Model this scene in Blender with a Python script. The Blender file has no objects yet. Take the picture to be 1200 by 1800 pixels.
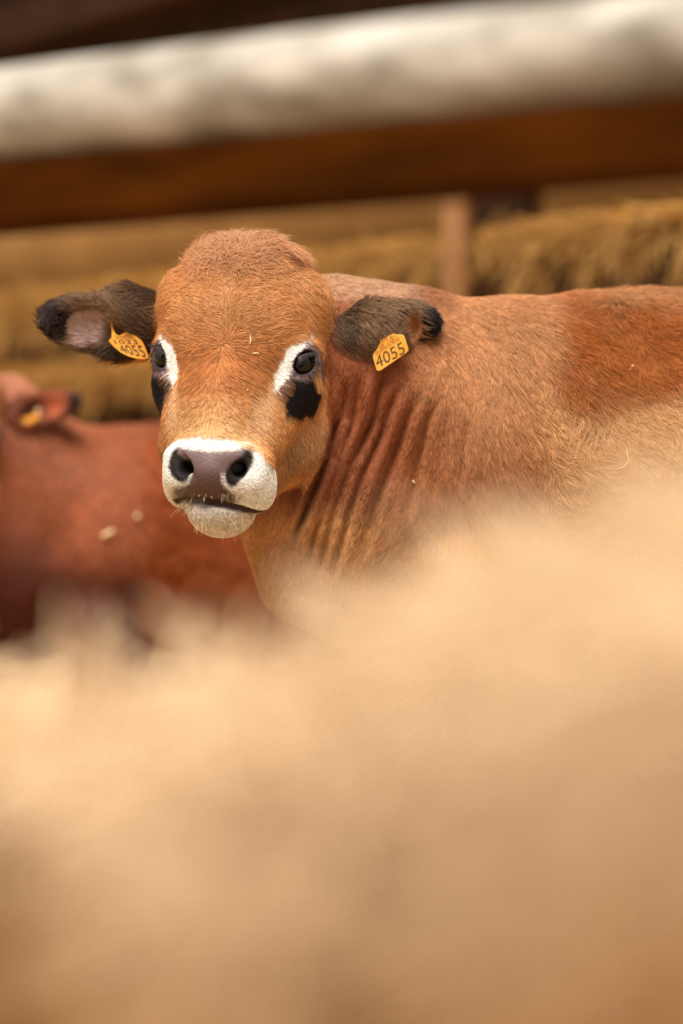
import bpy, math, random, time
import numpy as np
from mathutils import Vector, Matrix, kdtree

T0 = time.time()
rng = np.random.default_rng(7)
random.seed(7)
C = bpy.context.scene.collection

# ------------------------------------------------------------------ camera, world, lights, exposure
F = 4250.0          # focal length in pixels of the 1200x1800 frame (85 mm on a 36 mm tall frame)
D = 3.3             # focus distance
S = D / F           # metres per pixel in the focus plane
CH = 0.84           # camera height
cam_data = bpy.data.cameras.new('camera')
cam = bpy.data.objects.new('camera', cam_data); C.objects.link(cam)
cam.location = (0, 0, CH); cam.rotation_euler = (math.radians(90), 0, 0)
cam_data.sensor_fit = 'VERTICAL'; cam_data.sensor_height = 36; cam_data.sensor_width = 24
cam_data.lens = 85; cam_data.clip_start = 0.02; cam_data.clip_end = 200
cam_data.dof.use_dof = True; cam_data.dof.focus_distance = D - 0.06; cam_data.dof.aperture_fstop = 1.5
bpy.context.scene.camera = cam

w = bpy.data.worlds.new('overcast_sky'); bpy.context.scene.world = w
w.use_nodes = True
bg = w.node_tree.nodes['Background']
bg.inputs['Color'].default_value = (1.0, 0.93, 0.84, 1); bg.inputs['Strength'].default_value = 0.62

sun_d = bpy.data.lights.new('soft_daylight', 'SUN'); sun_d.energy = 4.3; sun_d.angle = math.radians(38)
sun_d.color = (1.0, 0.95, 0.88)
sun = bpy.data.objects.new('soft_daylight', sun_d); C.objects.link(sun)
# light falls from high above, a little from behind the camera and from the left
sun.rotation_euler = Vector((0.18, 0.58, -1.0)).to_track_quat('-Z', 'Y').to_euler()

vs = bpy.context.scene.view_settings
vs.view_transform = 'Standard'; vs.look = 'None'; vs.gamma = 1.0; vs.use_curve_mapping = False
vs.exposure = 0.16
bpy.context.scene.cycles.use_denoising = True

# ------------------------------------------------------------------ small helpers
def lin(rgb):
    c = np.asarray(rgb, float) / 255.0
    return np.where(c <= 0.04045, c / 12.92, ((c + 0.055) / 1.055) ** 2.4)
def lin4(rgb):
    return tuple(lin(rgb)) + (1.0,)
def P(px, py, d=0.0):
    """photo pixel and depth offset (in focus-plane pixels, + is away) to a point of the place"""
    Z = D + d * S
    return np.array([(px - 600) / F * Z, Z, CH + (900 - py) / F * Z])
def PZ(px, py, Z):
    return np.array([(px - 600) / F * Z, Z, CH + (900 - py) / F * Z])
def topx(p):
    Z = p[:, 1]
    return 600 + p[:, 0] / Z * F, 900 - (p[:, 2] - CH) / Z * F
def smooth(e0, e1, x):
    t = np.clip((x - e0) / (e1 - e0), 0, 1)
    return t * t * (3 - 2 * t)
_noise = {}
def noise(p, freq, seed=0):
    """cheap smooth noise, about -1..1"""
    if seed not in _noise:
        r = np.random.default_rng(1000 + seed)
        k = r.normal(size=(7, 3)); k /= np.linalg.norm(k, axis=1)[:, None]
        k *= r.uniform(0.6, 1.6, 7)[:, None]
        _noise[seed] = (k, r.uniform(0, 6.28, 7))
    k, ph = _noise[seed]
    q = p * freq
    o = np.zeros(len(p))
    for i in range(7):
        o += np.sin(q @ k[i] + ph[i] + 1.3 * np.sin(q @ k[(i + 3) % 7] * 0.7 + ph[(i + 2) % 7]))
    return o / 4.0

def empty(name, loc, label=None, cat=None, group=None):
    o = bpy.data.objects.new(name, None); C.objects.link(o); o.location = loc
    if label: o['label'] = label
    if cat: o['category'] = cat
    if group: o['group'] = group
    return o
def mesh_obj(name, verts, faces, mat, parent=None, smooth_shade=True):
    me = bpy.data.meshes.new(name)
    me.from_pydata([tuple(v) for v in verts], [], [tuple(f) for f in faces])
    if smooth_shade: me.shade_smooth()
    me.materials.append(mat)
    o = bpy.data.objects.new(name, me); C.objects.link(o)
    if parent is not None: attach(o, parent)
    return o
def attach(o, parent):
    o.parent = parent
    bpy.context.view_layer.update()
    o.matrix_parent_inverse = parent.matrix_world.inverted()
def tag(o, label, cat, group=None, kind=None):
    o['label'] = label; o['category'] = cat
    if group: o['group'] = group
    if kind: o['kind'] = kind
    return o
def structure(o, label=None):
    o['kind'] = 'structure'
    if label: o['label'] = label
    return o

def box_verts(c, half, ax):
    """c centre, half sizes, ax 3x3 rows = axes; slightly bevelled box"""
    c = np.asarray(c, float)
    hx, hy, hz = half
    b = min(half) * 0.18
    vs_, fs = [], []
    # rings in local z with bevel
    prof = [(-hz, b), (-hz + b, 0), (hz - b, 0), (hz, b)]
    for z, ins in prof:
        x, y = hx - ins, hy - ins
        bb = b
        for sx, sy in ((-x + bb, -y), (x - bb, -y), (x, -y + bb), (x, y - bb), (x - bb, y), (-x + bb, y), (-x, y - bb), (-x, -y + bb)):
            vs_.append(c + sx * ax[0] + sy * ax[1] + z * ax[2])
    for r in range(3):
        for i in range(8):
            fs.append((r * 8 + i, r * 8 + (i + 1) % 8, (r + 1) * 8 + (i + 1) % 8, (r + 1) * 8 + i))
    fs.append(tuple(range(7, -1, -1))); fs.append(tuple(range(24, 32)))
    return vs_, fs

# ------------------------------------------------------------------ materials
def new_mat(name):
    m = bpy.data.materials.new(name); m.use_nodes = True
    nt = m.node_tree
    return m, nt, nt.nodes['Principled BSDF']
def mat_plain(name, rgb, rough=0.6, spec=0.4, coat=0.0):
    m, nt, b = new_mat(name)
    b.inputs['Base Color'].default_value = lin4(rgb)
    b.inputs['Roughness'].default_value = rough
    b.inputs['Specular IOR Level'].default_value = spec
    b.inputs['Coat Weight'].default_value = coat
    return m
def mat_noise(name, rgb1, rgb2, scale=(8, 8, 8), rough=0.8, detail=6, spec=0.25, bump=0.2, lo=0.35, hi=0.65):
    m, nt, b = new_mat(name)
    tc = nt.nodes.new('ShaderNodeTexCoord'); mp = nt.nodes.new('ShaderNodeMapping')
    mp.inputs['Scale'].default_value = scale
    nz = nt.nodes.new('ShaderNodeTexNoise'); nz.inputs['Detail'].default_value = detail; nz.inputs['Scale'].default_value = 1.0
    cr = nt.nodes.new('ShaderNodeValToRGB')
    cr.color_ramp.elements[0].position = lo; cr.color_ramp.elements[1].position = hi
    cr.color_ramp.elements[0].color = lin4(rgb1); cr.color_ramp.elements[1].color = lin4(rgb2)
    bp = nt.nodes.new('ShaderNodeBump'); bp.inputs['Strength'].default_value = bump; bp.inputs['Distance'].default_value = 0.01
    L = nt.links.new
    L(tc.outputs['Object'], mp.inputs['Vector']); L(mp.outputs['Vector'], nz.inputs['Vector'])
    L(nz.outputs['Fac'], cr.inputs['Fac']); L(cr.outputs['Color'], b.inputs['Base Color'])
    L(nz.outputs['Fac'], bp.inputs['Height']); L(bp.outputs['Normal'], b.inputs['Normal'])
    b.inputs['Roughness'].default_value = rough; b.inputs['Specular IOR Level'].default_value = spec
    return m
def mat_attr(name, attr, rough=0.6, spec=0.3, rough_attr=None, sheen=0.0):
    m, nt, b = new_mat(name)
    a = nt.nodes.new('ShaderNodeAttribute'); a.attribute_name = attr
    nt.links.new(a.outputs['Color'], b.inputs['Base Color'])
    b.inputs['Roughness'].default_value = rough; b.inputs['Specular IOR Level'].default_value = spec
    if rough_attr:
        a2 = nt.nodes.new('ShaderNodeAttribute'); a2.attribute_name = rough_attr
        nt.links.new(a2.outputs['Fac'], b.inputs['Roughness'])
        tc = nt.nodes.new('ShaderNodeTexCoord'); vo = nt.nodes.new('ShaderNodeTexVoronoi'); vo.inputs['Scale'].default_value = 330
        bp = nt.nodes.new('ShaderNodeBump'); bp.inputs['Strength'].default_value = 0.35; bp.inputs['Distance'].default_value = 0.002
        nt.links.new(tc.outputs['Object'], vo.inputs['Vector']); nt.links.new(vo.outputs['Distance'], bp.inputs['Height']); nt.links.new(bp.outputs['Normal'], b.inputs['Normal'])
    return m

M = {
    'skin': mat_attr('cow_hide', 'coat', 0.7, 0.25, 'rough'),
    'fur': mat_attr('cow_hair', 'col', 0.55, 0.25),
    'straw': mat_attr('straw_stalks', 'col', 0.6, 0.25),
    'straw_base': mat_noise('packed_straw', (176, 140, 96), (226, 196, 152), (14, 14, 30), 0.85),
    'straw_base_old': mat_noise('packed_old_straw', (120, 78, 26), (186, 134, 58), (14, 14, 30), 0.85),
    'floor': mat_noise('litter_floor', (150, 110, 62), (205, 165, 105), (6, 6, 6), 0.9),
    'rail': mat_noise('weathered_rail_wood', (132, 122, 106), (204, 196, 184), (5, 26, 26), 0.75, bump=0.3),
    'post': mat_noise('fence_post_wood', (142, 98, 60), (170, 124, 80), (20, 20, 3), 0.8),
    'board': mat_noise('old_board_wood', (116, 94, 66), (152, 128, 94), (3, 12, 30), 0.85),
    'dark_beam': mat_noise('dark_beam_wood', (46, 20, 1), (74, 36, 3), (4, 14, 30), 0.95, spec=0.03),
    'dark_board': mat_noise('dark_stain_and_shade_board', (46, 25, 8), (68, 39, 14), (4, 14, 30), 0.85),
    'sheet': mat_noise('painted_ribbed_sheet', (150, 106, 54), (176, 130, 72), (3, 3, 1.2), 0.65),
    'eye': mat_plain('cow_eye', (7, 4, 4), 0.04, 0.4, 0.0),
    'iris': mat_plain('cow_iris', (40, 24, 18), 0.15, 0.6, 1.0),
    'tag': mat_noise('ear_tag_plastic', (238, 160, 52), (250, 176, 72), (40, 40, 40), 0.45, bump=0.02, spec=0.4),
    'ink': mat_plain('tag_ink', (92, 66, 34), 0.6),
    'ink_faint': mat_plain('tag_faint_ink', (176, 112, 34), 0.6),
    'hoof': mat_plain('hoof_horn', (52, 42, 36), 0.5),
    'chaff': mat_noise('straw_chaff', (238, 205, 150), (250, 226, 182), (60, 60, 60), 0.7),
}

# ------------------------------------------------------------------ signed distance modelling
def smin(a, b, k):
    h = np.maximum(k - np.abs(a - b), 0.0) / k
    return np.minimum(a, b) - h * h * k * 0.25
def smax(a, b, k):
    return -smin(-a, -b, k)
def ell(p, c, r, R):
    q = (p - c) @ R.T
    k0 = np.sqrt(((q / r) ** 2).sum(1)); k1 = np.sqrt(((q / (r * r)) ** 2).sum(1)) + 1e-9
    return k0 * (k0 - 1.0) / k1
def cone(p, a, b, ra, rb):
    ba = b - a; t = np.clip(((p - a) @ ba) / (ba @ ba), 0, 1)
    return np.linalg.norm(p - a - t[:, None] * ba, axis=1) - (ra + (rb - ra) * t)

MOUTH = [(-54, -253, 123), (-36, -249, 136), (-4, -248, 151), (30, -252, 145), (62, -258, 123), (86, -261, 98), (92, -258, 78)]
class Cow:
    """All numbers are photo pixels of the nearer cow: (x, y, depth). `mp` maps them to the place."""
    def __init__(s, mp, inv, scale, body_dy=0.0, ear_open=False, folds=True):
        s.mp, s.inv, s.k, s.body_dy, s.ear_open, s.use_folds = mp, inv, scale, body_dy, ear_open, folds
        psi, rho = math.radians(15), math.radians(2.6)
        a = np.array([math.cos(psi), -math.sin(psi), 0]); c = np.array([-math.sin(psi), -math.cos(psi), 0]); b = np.array([0, 0, 1.0])
        cr, sr = math.cos(rho), math.sin(rho)
        Ry = np.array([[cr, 0, sr], [0, 1, 0], [-sr, 0, cr]])
        s.H = np.stack([Ry @ a, Ry @ b, Ry @ c])        # rows: lateral, up, forward of the head
        s.M0 = np.array([412.0, 634.0, 0.0])
        s.hcache = None
    def hp(s, a, b, c):                                  # head pixels to place
        v = s.H.T @ np.array([a, b, c], float)           # world-like offset in px: x right, y away, z up
        return s.mp(s.M0[0] + v[0], s.M0[1] - v[2], s.M0[2] + v[1])
    def to_head(s, p):
        o = s.hp(0, 0, 0)
        return ((p - o) @ s.H.T) / s.k                   # head pixels (a, b, c)
    def B(s, x, y, d): return s.mp(x, y + s.body_dy, d)
    # ---- parts of the field
    def head(s, p):
        k = s.k; H = s.H; h = s.hp
        E = lambda c, r: ell(p, h(*c), np.array(r) * k, H)
        K = lambda a, b, ra, rb: cone(p, h(*a), h(*b), ra * k, rb * k)
        f = E((0, 62, -48), (146, 128, 112))
        f = smin(f, E((-4, 146, -72), (88, 60, 86)), 40 * k)
        f = smin(f, K((-54, 168, -80), (46, 156, -80), 27, 23), 30 * k)
        f = smin(f, K((0, 40, -10), (0, -90, 42), 92, 78), 40 * k)
        f = smin(f, K((0, -90, 42), (0, -165, 84), 78, 66), 30 * k)
        for sg in (-1, 1):
            f = smin(f, E((sg * 108, 100, -58), (36, 48, 52)), 34 * k)                # temple
            f = smin(f, E((sg * 108, 8, -22), (40, 50, 42)), 24 * k)                  # brow / orbit
            f = smin(f, K((sg * 96, -40, -18), (sg * 62, -140, 44), 46, 46), 34 * k)  # cheek
            f = smin(f, E((sg * 112, -56, -22), (34, 46, 40)), 26 * k)
            f = smin(f, K((sg * 96, 0, -122), (sg * 86, -150, -70), 56, 52), 40 * k)
            f = smin(f, K((sg * 86, -150, -70), (sg * 34, -236, 34), 52, 36), 40 * k)
        # muzzle
        mz = K((-33, -198, 102), (51, -200, 102), 55, 55)
        mz = smin(mz, K((-50, -222, 98), (71, -224, 98), 36, 36), 22 * k)
        mz = smin(mz, K((-58, -234, 92), (76, -238, 92), 24, 24), 16 * k)
        mz = smin(mz, E((6, -196, 130), (54, 56, 44)), 22 * k)
        f = smin(f, mz, 26 * k)
        # lower lip and chin
        ch = E((12, -258, 90), (56, 44, 58))
        ch = smin(ch, K((6, -256, 66), (0, -225, -10), 46, 60), 40 * k)
        f = smin(f, ch, 10 * k)
        # nostril wings: the fold of the nose pad above each nostril, and the rim outside it
        for sg in (-1, 1):
            f = smin(f, K((11 + sg * 24, -167, 154), (11 + sg * 54, -163, 134), 17, 12), 14 * k)
            f = smin(f, K((9 + sg * 78, -174, 118), (9 + sg * 66, -210, 132), 18, 20), 14 * k)
            n1 = K((12 + sg * 59, -176, 160), (12 + sg * 44, -204, 176), 10, 15)
            n2 = K((12 + sg * 52, -192, 168), (12 + sg * 34, -188, 112), 15, 9)
            f = smax(f, -smin(n1, n2, 10 * k), 6 * k)
        # groove from the nose pad down to the lip
        f = smax(f, -K((6, -232, 180), (6, -252, 172), 3, 4), 8 * k)
        # mouth slit
        m = None
        pts = MOUTH
        for q in range(len(pts) - 1):
            r0, r1 = ((2, 4.5), (4.5, 5.5), (5.5, 4), (4, 2.8), (2.8, 2.2), (2.2, 2.2))[q]
            c = K(pts[q], pts[q + 1], r0, r1)
            m = c if m is None else np.minimum(m, c)
        f = smax(f, -m, 6 * k)
        return f
    def eye_frame(s, sg):
        ctr = np.array([sg * 119.0, 0.0, -4.0])
        ax = np.array([sg * 0.62, 0.02, 0.78]); ax /= np.linalg.norm(ax)         # looking out and forward
        al = np.array([sg * 0.55, 0.80, -0.42]); al -= ax * (al @ ax); al /= np.linalg.norm(al)   # along the lid slit
        ac = np.cross(ax, al)
        return ctr, ax, al, ac
    def eyes(s, p, f):
        k = s.k
        for sg in (-1, 1):
            ctr, ax, al, ac = s.eye_frame(sg)
            c = s.hp(*ctr)
            f = smin(f, np.linalg.norm(p - c, axis=1) - 30 * k, 12 * k)           # lids over the ball
            R = np.stack([al, ac, ax]) @ s.H
            ap = ell(p, s.hp(*(ctr + ax * 22 + np.array([0, 2.0, 0]))), np.array([23.5, 16.5, 26]) * k, R)
            f = smax(f, -ap, 6 * k)
            cn = s.hp(*(ctr + ax * 27 - al * 24)); cm = s.hp(*(ctr + ax * 25 - al * 34))
            f = smax(f, -cone(p, cn, cm, 4.5 * k, 2 * k), 5 * k)                  # inner corner
        return f
    def ears(s, p):
        k = s.k; m = s.mp
        def basis(ang, tilt):
            ca, sa = math.cos(ang), math.sin(ang)
            X = np.array([ca, 0, sa]); Z = np.array([-sa, 0, ca]); Y = np.array([0, 1.0, 0])
            ct, st = math.cos(tilt), math.sin(tilt)
            return np.stack([X, ct * Y + st * Z, -st * Y + ct * Z])
        # ear on the left of the picture, cup open to the viewer
        R = basis(math.radians(-4), math.radians(12))
        e = ell(p, m(172, 566, 128), np.array([91, 71, 40]) * k, R)
        e = smin(e, cone(p, m(290, 566, 108), m(225, 562, 122), 34 * k, 54 * k), 24 * k)
        cup = ell(p, m(160, 576, 84), np.array([52, 36, 46]) * k, R)
        cup2 = ell(p, m(212, 590, 92), np.array([30, 26, 30]) * k, R)
        e = smax(e, -smin(cup, cup2, 18 * k), 10 * k)
        # ear on the right
        if not s.ear_open:
            R2 = basis(math.radians(8), math.radians(-10))
            g = ell(p, m(684, 574, 62), np.array([82, 50, 40]) * k, R2)
            g = smin(g, cone(p, m(592, 594, 60), m(645, 586, 58), 36 * k, 50 * k), 24 * k)
            cup = ell(p, m(722, 576, 24), np.array([19, 30, 32]) * k, R2)
            cup2 = cone(p, m(722, 592, 22), m(672, 606, 22), 12 * k, 10 * k)
            g = smax(g, -smin(cup, cup2, 6 * k), 8 * k)
        else:
            R2 = basis(math.radians(14), math.radians(12))
            g = ell(p, m(684, 576, 62), np.array([94, 56, 38]) * k, R2)
            g = smin(g, cone(p, m(585, 600, 70), m(640, 588, 64), 34 * k, 42 * k), 24 * k)
            cup = ell(p, m(676, 576, 24), np.array([64, 36, 46]) * k, R2)
            g = smax(g, -cup, 9 * k)
        return e, g
    def body(s, p):
        k = s.k; B = s.B; I = np.eye(3); m = s.mp
        f = ell(p, B(1330, 842, 318), np.array([520, 255, 338]) * k, I)             # barrel
        f = smin(f, ell(p, B(900, 806, 240), np.array([260, 230, 292]) * k, I), 120 * k)   # shoulder
        f = smin(f, ell(p, B(1820, 800, 400), np.array([280, 230, 300]) * k, I), 120 * k)  # rump
        f = smin(f, ell(p, B(640, 905, 215), np.array([190, 150, 250]) * k, I), 90 * k)    # brisket
        f = smin(f, cone(p, m(470, 600, 130), B(700, 690, 210), 120 * k, 182 * k), 60 * k) # neck
        f = smin(f, cone(p, m(500, 760, 110), B(640, 900, 200), 96 * k, 150 * k), 60 * k)  # throat
        f = smin(f, cone(p, m(440, 850, 70), B(520, 1020, 180), 46 * k, 70 * k), 50 * k)   # dewlap
        f = smin(f, cone(p, m(590, 560, 190), B(720, 590, 230), 72 * k, 84 * k), 50 * k)   # crest
        f = smin(f, cone(p, B(740, 616, 226), B(980, 618, 270), 84 * k, 92 * k), 40 * k)       # top line
        f = smin(f, ell(p, B(1130, 614, 300), np.array([200, 130, 106]) * k, I), 60 * k)   # withers
        gz = 0.0
        def leg(x, y0, d, r0, hind):
            nonlocal f
            top = B(x, y0, d); gx = top[0]
            kn = np.array([gx + (0.05 if hind else -0.01) * k / S, top[1], 0.36 * k / S + 0.02])
            an = np.array([gx + (0.03 if hind else 0.0) * k / S, top[1], 0.10])
            ft = np.array([gx - 0.015, top[1], 0.035])
            f = smin(f, cone(p, top, kn, r0 * k, 52 * k), 60 * k)
            f = smin(f, cone(p, kn, an, 50 * k, 36 * k), 20 * k)
            f = smin(f, cone(p, an, ft, 40 * k, 46 * k), 20 * k)
        leg(840, 1060, 120, 110, False); leg(860, 1060, 360, 110, False)
        leg(1880, 980, 270, 150, True); leg(1900, 980, 530, 150, True)
        tl = B(2095, 700, 400)
        f = smin(f, cone(p, tl, tl + np.array([0.04, 0.02, -0.45]) * k / S, 30 * k, 16 * k), 30 * k)
        f = smin(f, cone(p, tl + np.array([0.04, 0.02, -0.45]) * k / S, tl + np.array([0.04, 0.02, -0.6]) * k / S, 18 * k, 34 * k), 20 * k)
        return f
    FOLDS = [
        ([(612, 650), (601, 731), (572, 812), (548, 872), (520, 960)], 9, 1.0),
        ([(632, 645), (620, 742), (591, 828), (556, 930), (535, 1030)], 9, 0.9),
        ([(676, 640), (658, 731), (620, 812), (582, 920), (555, 1040)], 10, 1.15),
        ([(702, 660), (669, 763), (637, 834), (610, 910), (578, 1040)], 9, 0.9),
        ([(733, 680), (707, 763), (680, 839), (655, 900), (640, 990)], 9, 0.7),
        ([(764, 690), (745, 763), (729, 839), (716, 930)], 9, 0.6),
        ([(590, 700), (580, 800), (540, 890), (500, 970)], 8, 0.8),
        ([(820, 720), (816, 800), (806, 880)], 9, 0.35),
    ]
    def folds(s, p):
        x, y, dd = s.inv(p)
        m = (x > 470) & (x < 860) & (y > 610) & (y < 1100)
        o = np.zeros(len(p))
        if not m.any(): return o
        q = np.stack([x[m], y[m]], 1)
        acc = np.zeros(len(q))
        near = smooth(260, 170, dd[m])
        wob = noise(p[m], 30, 5) * 1.6
        for poly, wd, dp in s.FOLDS:
            best = np.full(len(q), 1e9)
            for i in range(len(poly) - 1):
                a = np.array(poly[i], float); b = np.array(poly[i + 1], float); ba = b - a
                t = np.clip(((q - a) @ ba) / (ba @ ba), 0, 1)
                best = np.minimum(best, np.linalg.norm(q - a - t[:, None] * ba, axis=1))
            # soft ends
            e0 = smooth(0, 60, q[:, 1] - poly[0][1]) 
            e1 = smooth(0, 70, poly[-1][1] - q[:, 1])
            d = best + wob
            acc += dp * e0 * e1 * (20.0 * np.exp(-(d / wd) ** 2) - 6.0 * np.exp(-((best - 18) / 9.0) ** 2))
        o[m] = acc * near * s.k
        return o
    def sdf(s, p):
        b = s.body(p)
        if s.use_folds: b = b + s.folds(p)
        # head and ears are worked out only near themselves
        r = np.linalg.norm(p - s.hp(0, -40, -10), axis=1) - 330 * s.k
        m = r < 40 * s.k
        if m.any():
            h = s.eyes(p[m], s.head(p[m]))
            f = b.copy(); f[m] = smin(b[m], h, 16 * s.k)
            f[~m] = np.minimum(f[~m], r[~m] + 20 * s.k)
        else:
            f = np.minimum(b, r + 20 * s.k)
        r = np.minimum(np.linalg.norm(p - s.mp(185, 565, 120), axis=1), np.linalg.norm(p - s.mp(675, 575, 62), axis=1)) - 135 * s.k
        m = r < 30 * s.k
        if m.any():
            e, g = s.ears(p[m])
            f[m] = smin(smin(f[m], e, 10 * s.k), g, 10 * s.k)
        f[~m] = np.minimum(f[~m], r[~m] + 20 * s.k)
        return f
    def grad(s, p, e=0.0008):
        g = np.zeros_like(p)
        for o in ((1, -1, -1), (-1, -1, 1), (-1, 1, -1), (1, 1, 1)):
            o = np.array(o, float)
            g += o * s.sdf(p + o * e)[:, None]
        return g / (np.linalg.norm(g, axis=1)[:, None] + 1e-12)

def axis_coords(lo, hi, f0, f1, fine, coarse):
    a = list(np.arange(f0, f1, fine))
    h = fine; x = f0
    left = []
    while x > lo:
        h = min(h * 1.25, coarse); x -= h; left.append(x)
    h = fine; x = a[-1]
    while x < hi:
        h = min(h * 1.25, coarse); x += h; a.append(x)
    a = np.array(left[::-1] + a)
    while (len(a) - 1) % 4: a = np.append(a, a[-1] + coarse)
    return a

def surface_nets(sdf, X, Y, Z):
    nx, ny, nz = len(X), len(Y), len(Z)
    cx, cy, cz = X[::4], Y[::4], Z[::4]
    G = np.stack(np.meshgrid(cx, cy, cz, indexing='ij'), -1).reshape(-1, 3)
    V = sdf(G).reshape(len(cx), len(cy), len(cz))
    # a coarse cell is refined when its centre could lie within the surface band
    dx = np.maximum.outer(np.maximum.outer(np.diff(cx), np.diff(cy)), np.diff(cz))
    c8 = [V[i:len(cx) - 1 + i, j:len(cy) - 1 + j, k:len(cz) - 1 + k] for i in (0, 1) for j in (0, 1) for k in (0, 1)]
    mn = np.minimum.reduce([np.abs(c) for c in c8])
    sg = np.minimum.reduce(c8) * np.maximum.reduce(c8) < 0
    ref = sg | (mn < dx * 1.15)
    full = np.zeros((nx, ny, nz), np.float32)
    fullref = np.zeros((nx, ny, nz), bool)
    up = np.repeat(np.repeat(np.repeat(np.sign(V[:-1, :-1, :-1]), 4, 0), 4, 1), 4, 2)
    full[:-1, :-1, :-1] = up * 10; full[-1] = 10; full[:, -1] = 10; full[:, :, -1] = 10
    r4 = np.repeat(np.repeat(np.repeat(ref, 4, 0), 4, 1), 4, 2)
    fullref[:-1, :-1, :-1] = r4
    g = fullref.copy(); g[1:] |= fullref[:-1]; h = g.copy(); h[:, 1:] |= g[:, :-1]; fullref = h.copy(); fullref[:, :, 1:] |= h[:, :, :-1]
    ii, jj, kk = np.nonzero(fullref)
    pts = np.stack([X[ii], Y[jj], Z[kk]], 1)
    out = np.empty(len(pts))
    for s0 in range(0, len(pts), 400000):
        out[s0:s0 + 400000] = sdf(pts[s0:s0 + 400000])
    full[ii, jj, kk] = out
    ins = full < 0
    cnt = sum(ins[i:nx - 1 + i, j:ny - 1 + j, k:nz - 1 + k].astype(np.int8) for i in (0, 1) for j in (0, 1) for k in (0, 1))
    act = (cnt > 0) & (cnt < 8)
    ai, aj, ak = np.nonzero(act)
    idx = np.full(act.shape, -1, np.int64); idx[ai, aj, ak] = np.arange(len(ai))
    acc = np.zeros((len(ai), 3)); n = np.zeros(len(ai))
    corners = [(i, j, k) for i in (0, 1) for j in (0, 1) for k in (0, 1)]
    for a in corners:
        for ax in range(3):
            if a[ax]: continue
            b = list(a); b[ax] = 1
            va = full[ai + a[0], aj + a[1], ak + a[2]]; vb = full[ai + b[0], aj + b[1], ak + b[2]]
            m = (va < 0) != (vb < 0)
            t = np.where(m, va / np.where(m, va - vb, 1), 0)
            pa = np.stack([X[ai + a[0]], Y[aj + a[1]], Z[ak + a[2]]], 1); pb = np.stack([X[ai + b[0]], Y[aj + b[1]], Z[ak + b[2]]], 1)
            acc[m] += (pa + t[:, None] * (pb - pa))[m]; n[m] += 1
    verts = acc / n[:, None]
    quads = []
    for ax in range(3):
        sl0 = [slice(1, -1)] * 3; sl1 = [slice(1, -1)] * 3
        sl0[ax] = slice(0, -1); sl1[ax] = slice(1, None)
        a = ins[tuple(sl0)]; b = ins[tuple(sl1)]
        e = np.stack(np.nonzero(a != b), 1)
        base = e + 1; base[:, ax] -= 1
        flip = a[tuple(e.T)]
        u, v = (ax + 1) % 3, (ax + 2) % 3
        o = lambda du, dv: (lambda q: idx[q[:, 0], q[:, 1], q[:, 2]])(base - np.eye(3, dtype=int)[u] * du - np.eye(3, dtype=int)[v] * dv)
        q = np.stack([o(1, 1), o(0, 1), o(0, 0), o(1, 0)], 1)
        q[~flip] = q[~flip][:, ::-1]
        quads.append(q)
    return verts, np.concatenate(quads)

def fast_mesh(name, verts, quads):
    me = bpy.data.meshes.new(name)
    me.vertices.add(len(verts)); me.vertices.foreach_set('co', verts.astype(np.float32).ravel())
    n = len(quads); kk = quads.shape[1]
    me.loops.add(n * kk); me.loops.foreach_set('vertex_index', quads.astype(np.int32).ravel())
    me.polygons.add(n); me.polygons.foreach_set('loop_start', np.arange(0, n * kk, kk, dtype=np.int32))
    me.update(calc_edges=True); me.validate()
    me.shade_smooth()
    return me

def curves_obj(name, pts, rad, col, mat, parent=None, origin=None):
    """pts (N, n, 3), rad (N, n), col (N, 3) -> one hair-curves object"""
    N, n = pts.shape[:2]
    hc = bpy.data.hair_curves.new(name)
    hc.add_curves([n] * N)
    o = bpy.data.objects.new(name, hc); C.objects.link(o)
    if origin is not None: o.location = origin; pts = pts - np.asarray(origin)
    hc.attributes['position'].data.foreach_set('vector', pts.astype(np.float32).ravel())
    ra = hc.attributes.get('radius') or hc.attributes.new('radius', 'FLOAT', 'POINT')
    ra.data.foreach_set('value', rad.astype(np.float32).ravel())
    ca = hc.attributes.new('col', 'FLOAT_COLOR', 'CURVE')
    c4 = np.ones((N, 4), np.float32); c4[:, :3] = np.clip(col, 0, 1)
    ca.data.foreach_set('color', c4.ravel())
    hc.materials.append(mat)
    if parent is not None: attach(o, parent)
    return o

def mixc(a, b, t):
    return a + (b - a) * t[:, None]
LC = lambda *rgb: lin(np.array(rgb))

# ------------------------------------------------------------------ the barn: floor, back wall, roof
WA = np.array([-1.115, 7.9]); WB = np.array([0.776, 5.5])         # a line of the back wall on the ground
wd = (WB - WA) / np.linalg.norm(WB - WA); wn = np.array([wd[1], -wd[0]])   # along it, and towards the yard
if wn[1] > 0: wn = -wn
W3 = np.array([wd[0], wd[1], 0]); N3 = np.array([wn[0], wn[1], 0]); U3 = np.array([0, 0, 1.0])
def wallp(t, out, z): return np.array([WA[0] + wd[0] * t + wn[0] * out, WA[1] + wd[1] * t + wn[1] * out, z])
def ray_wall(px, out=0.0):
    """length along the wall where a sight line at that picture column meets it"""
    a = WA + wn * out; r = (px - 600) / F
    return (r * a[1] - a[0]) / (wd[0] - r * wd[1])

gx, gy = np.meshgrid(np.linspace(-9, 9, 90), np.linspace(-3, 12, 76), indexing='ij')
gp = np.stack([gx.ravel(), gy.ravel(), np.zeros(gx.size)], 1)
gp[:, 2] = -0.012 + 0.012 * noise(gp, 3.0, 21)
gi = np.arange(gx.size).reshape(gx.shape)
gq = np.stack([gi[:-1, :-1], gi[1:, :-1], gi[1:, 1:], gi[:-1, 1:]], -1).reshape(-1, 4)
me = fast_mesh('floor', gp, gq); me.materials.append(M['floor'])
o = bpy.data.objects.new('floor', me); C.objects.link(o); structure(o, 'straw littered barn floor')

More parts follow.
